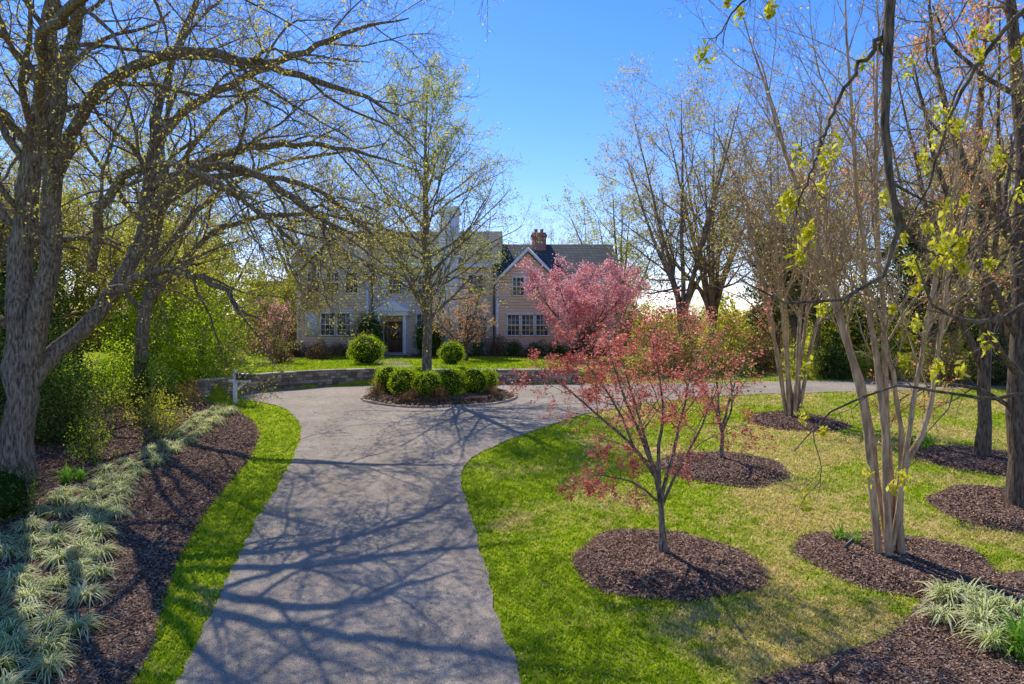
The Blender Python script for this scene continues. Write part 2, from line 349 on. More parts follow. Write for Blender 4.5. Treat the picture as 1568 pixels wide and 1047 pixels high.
# ------------------------------------------------------------------ leaves / trees
def leaf_quads(c,size,aspect=.55,flat=0.0,droop=0.0):
    N=len(c); d=rng.normal(0,1,(N,3)); d[:,2]=d[:,2]*(1-flat)-droop; d/=np.linalg.norm(d,axis=1,keepdims=True)
    q=rng.normal(0,1,(N,3)); w=np.cross(d,q); w/=np.linalg.norm(w,axis=1,keepdims=True)+1e-9
    s=(size*rng.uniform(.6,1.3,N))[:,None]
    V=np.stack([c-d*s*.5,c+w*s*aspect*.5,c+d*s*.5,c-w*s*aspect*.5],1)
    return V.reshape(-1,3),np.arange(4*N).reshape(-1,4)
def norm(v): return v/(np.linalg.norm(v,axis=-1,keepdims=True)+1e-9)
def tubes(P,Rr,S):
    N,K,_=P.shape
    T=np.empty_like(P); T[:,1:-1]=P[:,2:]-P[:,:-2]; T[:,0]=P[:,1]-P[:,0]; T[:,-1]=P[:,-1]-P[:,-2]; T=norm(T)
    D=norm(P[:,-1]-P[:,0]); ax=np.eye(3)[np.argmin(np.abs(D),1)][:,None,:]
    A=norm(np.cross(T,ax)); B=np.cross(T,A)
    t=np.arange(S)/S*2*np.pi
    V=P[:,:,None,:]+Rr[:,:,None,None]*(A[:,:,None,:]*np.cos(t)[:,None]+B[:,:,None,:]*np.sin(t)[:,None])
    b=(np.arange(N)*K*S)[:,None,None]; k=(np.arange(K-1)*S)[None,:,None]; s=np.arange(S)[None,None,:]; s2=(s+1)%S
    F=np.stack([b+k+s,b+k+s2,b+k+S+s2,b+k+S+s],-1).reshape(-1,4)
    return V.reshape(-1,3),F
def grow(P,Rr,n,t0=.25,t1=1,ang=50,aj=12,lf=.5,K=6,wig=.15,trop=(0,0,.05),rr=.6,taper=.25,lmax=99,rmin=.004,pl=.55):
    N,Kp,_=P.shape
    L=np.linalg.norm(np.diff(P,axis=1),axis=2).sum(1)
    t=t0+(t1-t0)*((np.arange(n)[None]+rng.random((N,n)))/n)
    f=t*(Kp-1)*.9999; i=np.floor(f).astype(int).clip(0,Kp-2); f=(f-i)[...,None]; ii=np.arange(N)[:,None]
    p=P[ii,i]*(1-f)+P[ii,i+1]*f; T=norm(P[ii,i+1]-P[ii,i]); r=Rr[ii,i]*(1-f[...,0])+Rr[ii,i+1]*f[...,0]
    az=rng.random((N,1))*6.28+np.arange(n)[None]*2.4+rng.normal(0,.5,(N,n))
    ref=np.where(np.abs(T[...,2:3])>.8,np.array([1.,0,0]),np.array([0,0,1.]))
    A=norm(np.cross(T,ref)); B=np.cross(T,A)
    an=np.radians(rng.normal(ang,aj,(N,n)))[...,None]
    d=T*np.cos(an)+(A*np.cos(az)[...,None]+B*np.sin(az)[...,None])*np.sin(an)
    l=np.minimum(L[:,None]*lf*(1-pl*t),lmax)*rng.uniform(.6,1.3,(N,n))
    d=d.reshape(-1,3); p=p.reshape(-1,3); l=l.ravel(); r0=np.maximum(r.ravel()*rr,rmin)
    Q=np.empty((len(p),K,3)); Q[:,0]=p; tr=np.array(trop)
    for k in range(1,K):
        d=norm(d+rng.normal(0,wig,d.shape)+tr); Q[:,k]=Q[:,k-1]+d*(l/(K-1))[:,None]
    Rq=r0[:,None]*np.linspace(1,taper,K)[None]
    Rq=np.maximum(Rq,rmin*.6)
    return Q,Rq
def limbs_arr(limbs,K,wob=.03):
    Ps=[];Rs=[]
    for L in limbs:
        q=catmull(L,8); s=np.r_[0,np.cumsum(np.linalg.norm(np.diff(q[:,:3],axis=0),axis=1))]; u=np.linspace(0,s[-1],K)
        r=np.stack([np.interp(u,s,q[:,j]) for j in range(4)],1)
        w=rng.normal(0,wob,(K,3)); w[0]=0; r[:,:3]+=w*np.minimum(1,r[:,3:4]*6+.3)
        Ps.append(r[:,:3]); Rs.append(r[:,3])
    return np.array(Ps),np.array(Rs)
def leafpts(P,per,spread,t0=.3):
    N,K,_=P.shape; t=t0+(1-t0)*rng.random((N,per)); f=t*(K-1)*.999; i=f.astype(int); f=(f-i)[...,None]; ii=np.arange(N)[:,None]
    return (P[ii,i]*(1-f)+P[ii,i+1]*f+rng.normal(0,spread,(N,per,3))).reshape(-1,3)
def tree(name,limbs,levels,bark,leaves,K0=16,S0=10,wob=.03,loc=None,flare=1.35,rs=1):
    o=np.array(limbs[0][0][:3],float)
    P,Rr=limbs_arr([[(a-o[0],b-o[1],c-o[2],r*rs) for a,b,c,r in L] for L in limbs],K0,wob)
    Rr[0,0]*=flare
    v,f=tubes(P,Rr,S0); lev=[(P,Rr)]
    VV=[[v],[]];FF=[[f],[]];off=[len(v),0]
    for li,kw in enumerate(levels):
        kw=dict(kw); S=kw.pop('S',4)
        Ps,Rs=lev[-1]
        Q,Rq=grow(Ps,Rs,**kw); v,f=tubes(Q,Rq,S); g=0 if li==0 else 1
        VV[g].append(v);FF[g].append(f+off[g]);off[g]+=len(v); lev.append((Q,Rq))
    e=empty(name,o if loc is None else loc)
    mk('trunk_and_branches',np.concatenate(VV[0]),np.concatenate(FF[0]),bark,parent=e,smooth=True)
    tw={'bark_tan':'twig_tan','bark_bg':'bark_bg'}.get(bark,'twig')
    if VV[1]: mk('twigs',np.concatenate(VV[1]),np.concatenate(FF[1]),tw,parent=e,smooth=True)
    for (lv,per,size,spread,mat,frac,flat) in leaves:
        c=leafpts(lev[lv][0],per,spread); c=c[rng.random(len(c))<frac]
        v,f=leaf_quads(c,size,flat=flat); mk('foliage',v,f,mat,rng.random(len(f)),parent=e)
    tree.lev=lev
    return e
def inst(src,name,loc,s=1,rz=0,sz=None,parent=None):
    e=empty(name,loc); e.scale=(s,s,sz or s); e.rotation_euler=(0,0,rz)
    for ch in src.children:
        o=bpy.data.objects.new(ch.name.split('.')[0],ch.data); C.objects.link(o); o.parent=e
    if parent: e.parent=parent
    return e

# --- big left tree
B=16.3
L=[
 [(-11.8,B,.95,.50),(-11.75,B,2.4,.42),(-11.64,B,4.2,.42),(-11.9,B+.2,6.4,.34),(-11.7,B+.4,8.7,.30),(-11.4,B+.4,11.1,.24),(-11.0,B+.2,13.6,.16),(-10.6,B,16,.06)],
 [(-11.7,B,3.6,.34),(-11.2,B-.1,5,.30),(-10.8,B-.3,6.7,.27),(-10.5,B-.6,9.5,.23),(-9.9,B-.9,11.7,.16),(-9.3,B-1.2,13.9,.10),(-8.8,B-1.5,15.5,.04)],
 [(-11.6,B,3.4,.30),(-10.9,B+.5,4.6,.25),(-10.3,B+.9,5.4,.24),(-9.7,B+1.1,6.5,.22),(-9.35,B+1.2,8.1,.20),(-9.2,B+1.4,10.3,.15),(-8.6,B+1.6,12.5,.09),(-8,B+1.7,14.6,.04)],
 [(-10.7,B-.4,7.9,.19),(-10.1,B-.8,8.9,.17),(-9.1,B-1.2,10.1,.16),(-7.25,B-1.6,10.8,.14),(-5.5,B-1.8,10.5,.11),(-3.6,B-1.8,9.9,.07),(-2.2,B-1.6,9.3,.02)],
 [(-9.5,B+1.2,7.2,.18),(-8.8,B+.8,8.1,.16),(-7.7,B+.4,8.7,.14),(-6.2,B,8.5,.12),(-5.1,B-.2,7.8,.09),(-4.2,B-.2,7.2,.055),(-3.4,B,6.9,.02)],
 [(-10.1,B+.6,5.6,.15),(-9.2,B+.3,6.0,.13),(-8.3,B+.1,6.25,.11),(-7.5,B,6.0,.09),(-6.8,B-.1,5.7,.07),(-6.35,B-.2,5.2,.05),(-5.9,B-.2,4.95,.02)],
 [(-9.9,B-.9,11.5,.15),(-8.6,B-2.2,12.3,.13),(-7,B-3.4,12.6,.11),(-5.2,B-4.6,12.4,.07),(-3.5,B-5.4,11.8,.02)],
 [(-9.3,B+1.3,9.5,.14),(-7.9,B+1.4,10.8,.13),(-6,B+1.6,11.8,.11),(-4.3,B+1.6,12.6,.07),(-2.7,B+1.5,12.9,.02)],
 [(-10.6,B-.5,8.8,.16),(-9.9,B-2.0,9.6,.14),(-8.5,B-3.8,10.2,.12),(-6.8,B-5.2,10.3,.09),(-5.0,B-6.1,9.9,.025)],
 [(-9.3,B+1.2,8.4,.15),(-8,B+2.0,9.3,.13),(-6.4,B+2.7,9.9,.11),(-4.8,B+3.2,9.9,.07),(-2.6,B+3.4,9.3,.02)],
 [(-11.8,B+.3,7,.15),(-13,B+.2,8.5,.12),(-14.5,B,10.3,.09),(-15.6,B,12,.03)],
 [(-11.7,B+.4,9,.13),(-11.9,B-1.6,10.5,.11),(-12,B-3.6,12,.08),(-11.6,B-5.5,12.8,.03)],
 [(-9.9,B-.2,6.2,.13),(-9.0,B-1.4,7.4,.12),(-7.6,B-2.4,8.1,.10),(-6.2,B-3.1,7.9,.07),(-5.0,B-3.4,7.3,.02)],
 [(-9.35,B+1.2,8.0,.13),(-7.8,B+2.4,9.0,.11),(-6.0,B+3.2,8.9,.09),(-4.5,B+3.8,7.9,.06),(-3.4,B+4.0,6.7,.02)],
 [(-8.0,B+.5,8.6,.09),(-6.9,B+1.0,8.1,.075),(-5.8,B+1.3,7.2,.055),(-5.0,B+1.5,6.2,.02)],
]
lvL=[dict(n=8,t0=.22,ang=48,lf=.6,K=9,wig=.18,trop=(.02,0,.02),rr=.45,S=6,lmax=3.2,pl=.35),
    dict(n=7,t0=.15,ang=48,lf=.65,K=7,wig=.22,trop=(0,0,.01),rr=.5,S=4,lmax=1.7,pl=.4),
    dict(n=6,t0=.15,ang=48,lf=.7,K=5,wig=.22,trop=(0,0,-.01),rr=.5,S=3,rmin=.0055,lmax=.95,pl=.4),
    dict(n=4,t0=.15,ang=45,lf=.7,K=3,wig=.2,trop=(0,0,.03),rr=.7,S=3,rmin=.0036,lmax=.42)]
tree('large_shade_tree',L,lvL,'bark',[(4,3,.055,.03,'budleaf',.75,0)],K0=22,S0=14,wob=.05,rs=.80,flare=1.2)
bx,by=-13.6,25.0; bz=float(H(bx,by))
L=[[(bx,by,bz,.32),(bx+.2,by,bz+3,.27),(bx+.5,by,bz+6,.22),(bx+.8,by,bz+9,.15),(bx+1.2,by,bz+12.5,.04)],
 [(bx+.3,by,bz+3.8,.16),(bx+2,by-.4,bz+5.6,.13),(bx+4.2,by-.8,bz+6.6,.11),(bx+6.6,by-1,bz+6.8,.08),(bx+9,by-1,bz+6.4,.02)],
 [(bx+.4,by,bz+5.2,.16),(bx+2,by+.6,bz+7.4,.13),(bx+4.2,by+.8,bz+8.8,.10),(bx+6.6,by+1,bz+9.4,.07),(bx+8.8,by+1,bz+9.8,.02)],
 [(bx+.6,by,bz+6.4,.14),(bx+2,by-1.2,bz+8.4,.11),(bx+3.8,by-2,bz+10,.08),(bx+5.8,by-2.6,bz+11,.02)],
 [(bx+.6,by,bz+6,.14),(bx-.8,by-.5,bz+8,.10),(bx-2,by-.5,bz+10,.07),(bx-3,by,bz+11.5,.02)],
 [(bx+.2,by,bz+4.6,.14),(bx+1.4,by-2,bz+6.6,.10),(bx+3,by-3.8,bz+8,.07),(bx+4.8,by-5,bz+8.6,.02)]]
lv2=[dict(l) for l in lvL]; lv2[3]['n']=3; lv2[2]['n']=5
tree('shade_tree',L,lv2,'bark',[(4,4,.085,.06,'budleaf',.9,0)],K0=18,S0=9,wob=.05,rs=.8)

# --- island tree
def conifer_like(name,x,y,h,r0,n,spread,leaf,per,size,up=.08,ang=55,bark='bark',t0=.2,sub=(8,5),spr=.09):
    z=float(H(x,y))
    L=[[(x,y,z,r0),(x+.05,y,z+h*.35,r0*.75),(x-.05,y,z+h*.7,r0*.45),(x,y,z+h,r0*.08)]]
    lv=[dict(n=n,t0=t0,ang=ang,aj=8,lf=spread/h,K=9,wig=.07,trop=(0,0,up),rr=.35,S=5,pl=.72),
        dict(n=sub[0],t0=.15,ang=45,lf=.5,K=6,wig=.14,trop=(0,0,.01),rr=.6,S=3,rmin=.009),
        dict(n=sub[1],t0=.15,ang=45,lf=.6,K=4,wig=.17,rr=.6,S=3,rmin=.006)]
    return tree(name,L,lv,bark,[(3,per,size,spr,leaf,1,0)],K0=20)
conifer_like('island_shade_tree',-3.65,29.2,13.0,.23,52,7.4,'youngleaf',10,.085,up=.02,t0=.22,sub=(8,6),spr=.14)

# --- red japanese maple, foreground
yb=12.3
L=[[(2.72,yb,.85,.085),(2.69,yb,1.35,.06),(2.68,yb,1.8,.055),(2.54,yb+.02,2.35,.045),(2.35,yb-.1,2.8,.035),(1.95,yb-.3,3.7,.022),(1.65,yb-.5,4.6,.008)],
 [(2.6,yb,2.15,.04),(2.2,yb+.1,2.7,.032),(1.75,yb+.3,3.1,.026),(1.05,yb+.5,3.7,.018),(.45,yb+.6,4.15,.006)],
 [(2.65,yb,2.0,.045),(2.62,yb-.1,2.7,.035),(2.66,yb-.3,3.5,.025),(2.4,yb-.5,4.8,.008)],
 [(2.68,yb,1.75,.045),(2.9,yb+.1,2.5,.036),(3.15,yb+.3,3.3,.028),(3.4,yb+.5,4.1,.018),(3.85,yb+.7,4.8,.006)],
 [(2.68,yb,1.6,.035),(2.85,yb-.4,2.3,.028),(3.1,yb-.9,3.1,.02),(3.3,yb-1.3,3.9,.008)],
 [(2.66,yb,1.9,.035),(2.5,yb+.5,2.8,.028),(2.3,yb+1,3.7,.02),(2.1,yb+1.3,4.5,.008)],
 [(2.2,yb+.1,2.7,.03),(1.9,yb,3.4,.022),(1.5,yb-.1,4.0,.015),(1.1,yb-.1,4.5,.006)],
 [(2.68,yb,1.7,.028),(2.2,yb-.3,2.1,.02),(1.7,yb-.5,2.3,.014),(1.3,yb-.6,2.35,.005)]]
lv=[dict(n=8,t0=.35,ang=48,lf=.5,K=7,wig=.13,trop=(0,0,.01),rr=.45,S=5,rmin=.005,pl=.4),
    dict(n=7,t0=.2,ang=50,lf=.55,K=5,wig=.16,trop=(0,0,-.01),rr=.6,S=3,rmin=.0035,pl=.4),
    dict(n=5,t0=.2,ang=50,lf=.6,K=4,wig=.15,trop=(0,0,-.05),rr=.6,S=3,rmin=.0025)]
tree('japanese_maple_tree',L,lv,'bark',[(3,8,.052,.035,'maple',.85,.6)],K0=12,wob=.015,rs=.9)

# --- small tree on second ring
bx,by=5.72,18.6; bz=float(H(bx,by))+.05
L=[[(bx,by,bz,.06),(bx,by,bz+.8,.05),(bx-.3,by,bz+1.6,.035),(bx-1.1,by,bz+2.5,.01)],
   [(bx,by,bz+.75,.04),(bx+.2,by,bz+1.6,.03),(bx+.7,by+.2,bz+2.7,.01)],
   [(bx,by,bz+.8,.04),(bx-.05,by+.2,bz+1.8,.03),(bx-.1,by+.4,bz+3.1,.01)],
   [(bx,by,bz+.7,.035),(bx+.1,by-.5,bz+1.5,.025),(bx-.1,by-.9,bz+2.5,.01)]]
lv=[dict(n=6,t0=.3,ang=40,lf=.5,K=6,wig=.12,trop=(0,0,.05),rr=.6,S=4,rmin=.007),
    dict(n=6,t0=.2,ang=42,lf=.5,K=4,wig=.15,rr=.6,S=3,rmin=.005)]
tree('small_ornamental_tree',L,lv,'bark',[(2,3,.06,.03,'youngleaf',.6,0),(2,2,.05,.04,'salmon',.4,0)],K0=10)

# --- crape myrtles
yb=12.2
L=[[(6.55,yb,.8,.085),(6.3,yb,3.25,.07),(5.7,yb+.2,5.8,.055),(5.0,yb+.5,8.4,.035),(4.4,yb+.7,10.7,.012)],
 [(6.68,yb-.1,.8,.08),(6.55,yb-.1,3.5,.065),(6.15,yb-.2,6.3,.05),(5.9,yb-.3,9.0,.03),(5.7,yb-.4,11.3,.01)],
 [(6.87,yb+.1,.8,.08),(6.79,yb+.2,3.7,.065),(6.73,yb+.4,7.2,.045),(6.85,yb+.6,9.5,.028),(6.9,yb+.7,11.9,.01)],
 [(6.97,yb,.8,.085),(6.94,yb,2.1,.08),(7.4,yb,3.25,.055),(7.66,yb,4.9,.045),(8.0,yb,6.6,.03),(8.8,yb,9,.01)],
 [(6.94,yb,2.0,.06),(6.88,yb-.1,3.1,.05),(6.4,yb-.3,5.1,.035),(5.5,yb-.5,6.9,.012)],
 [(6.8,yb,1.0,.06),(6.95,yb-.4,3.6,.05),(7.2,yb-.8,6.4,.035),(7.6,yb-1.1,9.4,.01)],
 [(6.75,yb+.1,1.0,.06),(6.6,yb+.6,3.6,.05),(6.2,yb+1.2,6.4,.035),(6.3,yb+1.8,9.4,.01)]]
lvc=[dict(n=14,t0=.33,ang=30,lf=.38,K=8,wig=.11,trop=(0,0,.06),rr=.5,S=5,rmin=.007,pl=.45),
    dict(n=8,t0=.2,ang=36,lf=.55,K=6,wig=.14,trop=(0,0,.03),rr=.6,S=3,rmin=.005,pl=.45),
    dict(n=5,t0=.2,ang=40,lf=.55,K=4,wig=.16,trop=(0,0,.02),rr=.6,S=3,rmin=.0035)]
tree('crape_myrtle_tree',L,lvc,'bark_tan',[(3,1,.055,.02,'budleaf',.8,0)],K0=16,S0=9,flare=1,rs=.85)
bx,by=10.0,24.4; bz=float(H(bx,by))
L=[[(bx+dx*.1,by+dy*.1,bz,.09),(bx+dx*.35,by+dy*.3,bz+3,.075),(bx+dx*.7,by+dy*.7,bz+6,.055),(bx+dx,by+dy,bz+h,.012)]
   for dx,dy,h in [(-1.9,.2,8.6),(-1.1,-.8,9.6),(-.3,.6,10.6),(.6,-.5,10.2),(1.4,.5,9.4),(2.2,-.2,8.2),(-1.4,1.2,8.8),(.2,-1.4,9.5)]]
tree('crape_myrtle_tree',L,lvc,'bark_tan',[(3,1,.08,.03,'salmon',.8,0)],K0=14,S0=7,flare=1,rs=.8)

# --- right trees
yb=14.8
L=[[(11.0,yb,.9,.27),(11.0,yb,4,.23),(11.1,yb,8,.2),(10.8,yb,12,.12),(10.5,yb,15,.04)],
 [(11,yb,4.6,.12),(10.0,yb-.2,6.2,.09),(9.0,yb-.4,8.2,.06),(8.4,yb-.5,10.4,.02)],
 [(11,yb,6.5,.12),(9.9,yb+.2,8.6,.09),(9.4,yb+.3,10.6,.06),(9.2,yb+.3,13,.02)],
 [(11,yb,3.8,.09),(10.0,yb-.6,4.6,.07),(9.0,yb-1.0,5.9,.045),(8.4,yb-1.2,7.2,.015)],
 [(11,yb,5.2,.1),(11.6,yb-1.5,7,.07),(11.8,yb-2.6,9,.04),(12,yb-3,11,.02)],
 [(11,yb,3.0,.07),(10.2,yb+.3,3.5,.05),(9.2,yb+.4,3.5,.03),(8.4,yb+.3,3.1,.012)]]
lvr=[dict(n=9,t0=.25,ang=46,lf=.45,K=8,wig=.16,trop=(0,0,.04),rr=.5,S=5,rmin=.01,lmax=3),
    dict(n=7,t0=.2,ang=45,lf=.55,K=6,wig=.17,trop=(0,0,.02),rr=.6,S=3,rmin=.007,pl=.4),
    dict(n=5,t0=.2,ang=45,lf=.55,K=4,wig=.15,trop=(0,0,.0),rr=.6,S=3,rmin=.0045)]
tree('dark_shade_tree',L,lvr,'bark_dark',[(3,2,.06,.03,'coral',.8,0)],K0=14,rs=.8)
bx,by=13.0,18.9; bz=float(H(bx,by))
L=[[(bx,by,bz,.2),(bx+.1,by,bz+4,.17),(bx-.1,by,bz+8,.12),(bx+.2,by,bz+13,.03)],
 [(bx,by,bz+2.5,.11),(bx-1.2,by-.2,bz+5,.08),(bx-2,by-.4,bz+8,.05),(bx-2.6,by-.4,bz+10.5,.015)],
 [(bx,by,bz+3,.11),(bx+1.2,by-.2,bz+5.5,.08),(bx+1.9,by-.4,bz+8,.05),(bx+2.4,by-.4,bz+11,.015)],
 [(bx,by,bz+3.6,.10),(bx-.4,by-1.2,bz+6,.08),(bx-.9,by-1.9,bz+8.5,.05),(bx-1.2,by-2.4,bz+11.5,.015)]]
tree('red_maple_tree',L,lvr,'bark_dark',[(3,9,.10,.09,'coral',.9,0)],K0=14,rs=.85)

# --- near oak whose limbs hang into view
L=[[(6.6,3.4,.15,.30),(6.4,3.5,3.5,.24),(6.0,3.8,6.0,.17),(5.1,4.3,8.0,.12),(3.7,4.8,8.7,.075),(2.85,5,8.1,.05),(2.78,5,7.3,.038),(2.72,5,6.6,.032),(2.78,5,5.95,.026),(2.84,5,5.55,.020),(2.62,5,5.22,.014),(2.1,5.05,5.1,.010),(1.7,5.1,5.3,.005)],
 [(6.4,3.5,4.2,.10),(5.2,4.5,5.4,.06),(4.3,4.9,5.35,.03),(3.75,5,5.1,.02),(3.4,5,4.98,.014),(3.1,5,5.1,.010),(2.95,5,5.45,.005)],
 [(6.4,3.5,3.6,.09),(5.2,4.6,4.7,.05),(4.3,5.0,4.6,.022),(3.6,5.1,4.42,.013),(2.95,5.2,4.5,.010),(2.45,5.2,4.3,.008),(2.15,5.2,4.0,.004)],
 [(2.78,5,7.2,.022),(2.5,5.2,6.7,.013),(2.3,5.3,6.1,.009),(2.2,5.4,5.7,.004)],
 [(3.0,4.9,8.2,.028),(2.4,5.2,8.0,.016),(1.9,5.3,7.6,.010),(1.6,5.4,7.2,.004)],
 [(5.1,4.3,8.0,.06),(4.2,5.2,7.6,.026),(3.7,5.6,6.9,.015),(3.5,5.7,6.2,.010),(3.3,5.7,5.8,.004)],
 [(6.2,3.7,5,.07),(5.2,4.8,6.0,.03),(4.4,5.4,6.0,.016),(3.9,5.6,5.7,.010),(3.6,5.7,5.3,.004)],
 [(2.76,5,6.0,.016),(3.0,5.1,5.6,.011),(3.3,5.2,5.5,.008),(3.5,5.3,5.7,.004)]]
lvn=[dict(n=7,t0=.45,t1=.98,ang=48,lf=.15,K=7,wig=.22,trop=(0,0,-.02),rr=.5,S=5,rmin=.0045,lmax=.75,pl=.2),
     dict(n=3,t0=.3,ang=45,lf=.55,K=5,wig=.2,trop=(0,0,.0),rr=.6,S=4,rmin=.003,pl=.3)]
nt_=tree('oak_tree',L,lvn,'bark_dark',[],K0=40,S0=8,wob=.025)
def clusters(parent,tips,n,size):
    N=len(tips); sc=np.repeat(rng.uniform(.5,1.4,N),n); c=np.repeat(tips,n,0)+rng.normal(0,.024,(N*n,3))*sc[:,None]; c[:,2]-=rng.random(N*n)*.11*sc
    v,f=leaf_quads(c,size,aspect=.42,droop=.9); mk('foliage',v,f,'hangleaf',rng.random(len(f)),parent=parent)
tips=np.concatenate([tree.lev[1][0][:,-1],tree.lev[2][0][:,-1]]); tips=tips[rng.random(len(tips))<.5]
clusters(nt_,tips,28,.062)

# --- blossom and house-side trees
def round_tree(name,x,y,h,w,leaf,per,size,nst=6,bark='bark_dark',frac=1,spread=.08,sub=(8,7,5),t=.1):
    z=float(H(x,y)); L=[]
    for s in range(nst):
        a=s*2.4+rng.random(); rr=w*.5*rng.uniform(.45,.9) if s else .2
        hh=h*rng.uniform(.75,1) if s<nst-2 else h*.6
        L.append([(x+.03*s,y,z,t),(x+.1*rr*math.cos(a),y+.1*rr*math.sin(a),z+h*.2,t*.8),(x+.6*rr*math.cos(a),y+.6*rr*math.sin(a),z+hh*.6,t*.45),(x+rr*math.cos(a),y+rr*math.sin(a),z+hh*.93,t*.1)])
    lv=[dict(n=sub[0],t0=.3,ang=48,lf=.42,K=7,wig=.14,trop=(0,0,.03),rr=.5,S=4,rmin=.012,pl=.4),
        dict(n=sub[1],t0=.2,ang=48,lf=.5,K=5,wig=.17,trop=(0,0,.01),rr=.6,S=3,rmin=.009,pl=.4),
        dict(n=sub[2],t0=.2,ang=48,lf=.55,K=3,wig=.17,rr=.6,S=3,rmin=.007)]
    return tree(name,L,lv,bark,[(3,per,size,spread,leaf,frac,0)],K0=12,S0=7)
round_tree('cherry_blossom_tree',4.3,42,6.0,7.8,'pink',11,.12,nst=9,sub=(9,7,5),spread=.11)
round_tree('coral_maple_tree',-2.9,42,4.9,5.0,'salmon',4,.09,nst=6)
round_tree('pink_magnolia_tree',-15.6,45,4.2,3.0,'pink',3,.12,nst=5,sub=(7,6,4))

# --- background trees (instanced variants)
bgroot=empty('background_trees')
def bgvariant(h,w,leaf,per,size,nst,sub=(8,6,5)):
    e=round_tree('background_tree',0,300,h,w,leaf,per,size,nst=nst,bark='bark_bg',spread=.18,sub=sub,t=.2)
    e.location=(0,300,float(H(0,300))); return e
va=[bgvariant(17,12,'bgleaf',5,.15,8,(9,7,5)),bgvariant(15,11,'bgleaf',6,.16,8),bgvariant(16,10,'youngleaf',7,.16,7)]
vg=bgvariant(11,10,'youngleaf',12,.18,8)
for e in va+[vg]: e.parent=bgroot
placed=[(13.0,52,0,1.15),(9.8,62,2,1.1),(17,58,0,1.2),(21,50,0,1.15),(25,56,2,1.0),(18,43,1,.9),(26,42,0,1.05),(31,48,1,1.05),(24,33,1,.85),(30,36,0,.95),(22,27,2,.7),
 (36,40,2,1),(4,70,0,.75),(-20,38,1,.85),(-25,46,2,1.0),(-18,60,0,1.0),(-28,36,0,.95),(-33,44,1,1.0),(-20,25,0,.65),(40,52,1,1.1)]
for x,y,v,s in placed: inst(va[v],'background_tree',(x,y,float(H(x,y))),s,rng.random()*6.28,s*rng.uniform(.9,1.1),bgroot)
for x,y,s in [(-15.8,33,.65),(-21,33,.8),(-19,42,.8),(-24,30,.9),(-16.5,50,.6)]: inst(vg,'background_tree',(x,y,float(H(x,y))),s,rng.random()*6.28,None,bgroot)
for k in range(22):
    a=-.75+1.5*(k+rng.random())/22; d=rng.uniform(85,125); x=d*math.sin(a); y=d*math.cos(a)
    inst([va[1],va[2],vg][rng.integers(3)],'background_tree',(x,y,float(H(x,y))-1.5),rng.uniform(.6,.9),rng.random()*6.28,None,bgroot)

# ------------------------------------------------------------------ shrubs
def shrub_mesh(rx,ry,rz,n,size,nl=14,flat=0):
    lob=rng.normal(0,1,(nl,3)); lob=norm(lob)*rng.uniform(.3,.75,(nl,1)); lob[:,2]=np.abs(lob[:,2])*1.1+.05
    lr=rng.uniform(.28,.5,nl); j=rng.integers(0,nl,n)
    d=norm(rng.normal(0,1,(n,3))); p=lob[j]+d*(lr[j]*rng.uniform(.55,1.05,n)**.6)[:,None]
    p=p*np.array([rx,ry,rz]); p[:,2]=np.abs(p[:,2])
    return p
def shrub(name,x,y,rx,ry,rz,n,size,mat,nl=14,stems=True,z=None):
    z=float(H(x,y)) if z is None else z
    e=empty(name,(x,y,z)); p=shrub_mesh(rx,ry,rz,n,size,nl)
    v,f=leaf_quads(p,size); mk('foliage',v,f,mat,rng.random(len(f)),parent=e)
    if stems:
        k=26; q=p[rng.integers(0,len(p),k)]; b=np.column_stack([rng.normal(0,.12*rx,k),rng.normal(0,.12*ry,k),np.zeros(k)])
        P=np.stack([b,b*.5+q*.45+rng.normal(0,.05,(k,3)),q],1); v,f=tubes(P,np.tile([.02,.014,.006],(k,1)),4)
        mk('stems',v,f,'twig',parent=e)
    return e
def ball(name,x,y,r,rz,mat,n=2600,size=.045,z=None):
    z=float(H(x,y))+(.1 if z is None else z); e=empty(name,(x,y,z))
    d=norm(rng.normal(0,1,(n,3))); ph=rng.random(6)*6
    lump=1+.09*np.sin(4*d[:,0]+ph[0])*np.sin(5*d[:,1]+ph[1])+.07*np.sin(8*d[:,2]+ph[2]+5*d[:,0])+.05*np.sin(11*d[:,1]+ph[3])
    p=d*(lump*rng.uniform(.9,1.08,n))[:,None]*np.array([r,r,rz]); p[:,2]+=rz*.85; p=p[p[:,2]>0]
    v,f=leaf_quads(p,size,aspect=.6); mk('foliage',v,f,mat,rng.random(len(f)),parent=e)
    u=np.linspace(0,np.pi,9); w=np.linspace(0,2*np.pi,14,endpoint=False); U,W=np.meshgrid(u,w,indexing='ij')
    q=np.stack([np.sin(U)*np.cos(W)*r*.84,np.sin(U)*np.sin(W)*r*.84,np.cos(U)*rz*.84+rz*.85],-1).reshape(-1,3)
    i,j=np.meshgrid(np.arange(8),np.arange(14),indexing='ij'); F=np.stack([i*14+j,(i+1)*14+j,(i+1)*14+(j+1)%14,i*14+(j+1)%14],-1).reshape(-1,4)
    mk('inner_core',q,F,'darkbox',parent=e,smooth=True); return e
for x,y,r in [(-5.2,29.0,.66),(-4.4,28.0,.66),(-3.4,27.5,.6),(-2.5,27.9,.66),(-1.6,28.6,.62),(-4.0,29.9,.6),(-2.2,29.8,.62),(-1.1,29.3,.52),(-5.0,29.9,.5)]:
    ball('boxwood_shrub',x,y,r,r*.98,'boxwood',3400,z=.22)
for x,y in [(-5.6,28.2),(-.8,28.2),(-4.0,27.0),(-2.9,27.0),(-5.7,30.2)]: shrub('azalea_shrub',x,y,.55,.45,.55,1800,.05,'azalea',z=float(H(x,y))+.2)
ball('boxwood_shrub',-8.2,38.5,1.0,.9,'boxwood',5000,.06,0); ball('boxwood_shrub',-3.4,38.5,.75,.7,'boxwood',3000,.055,0)
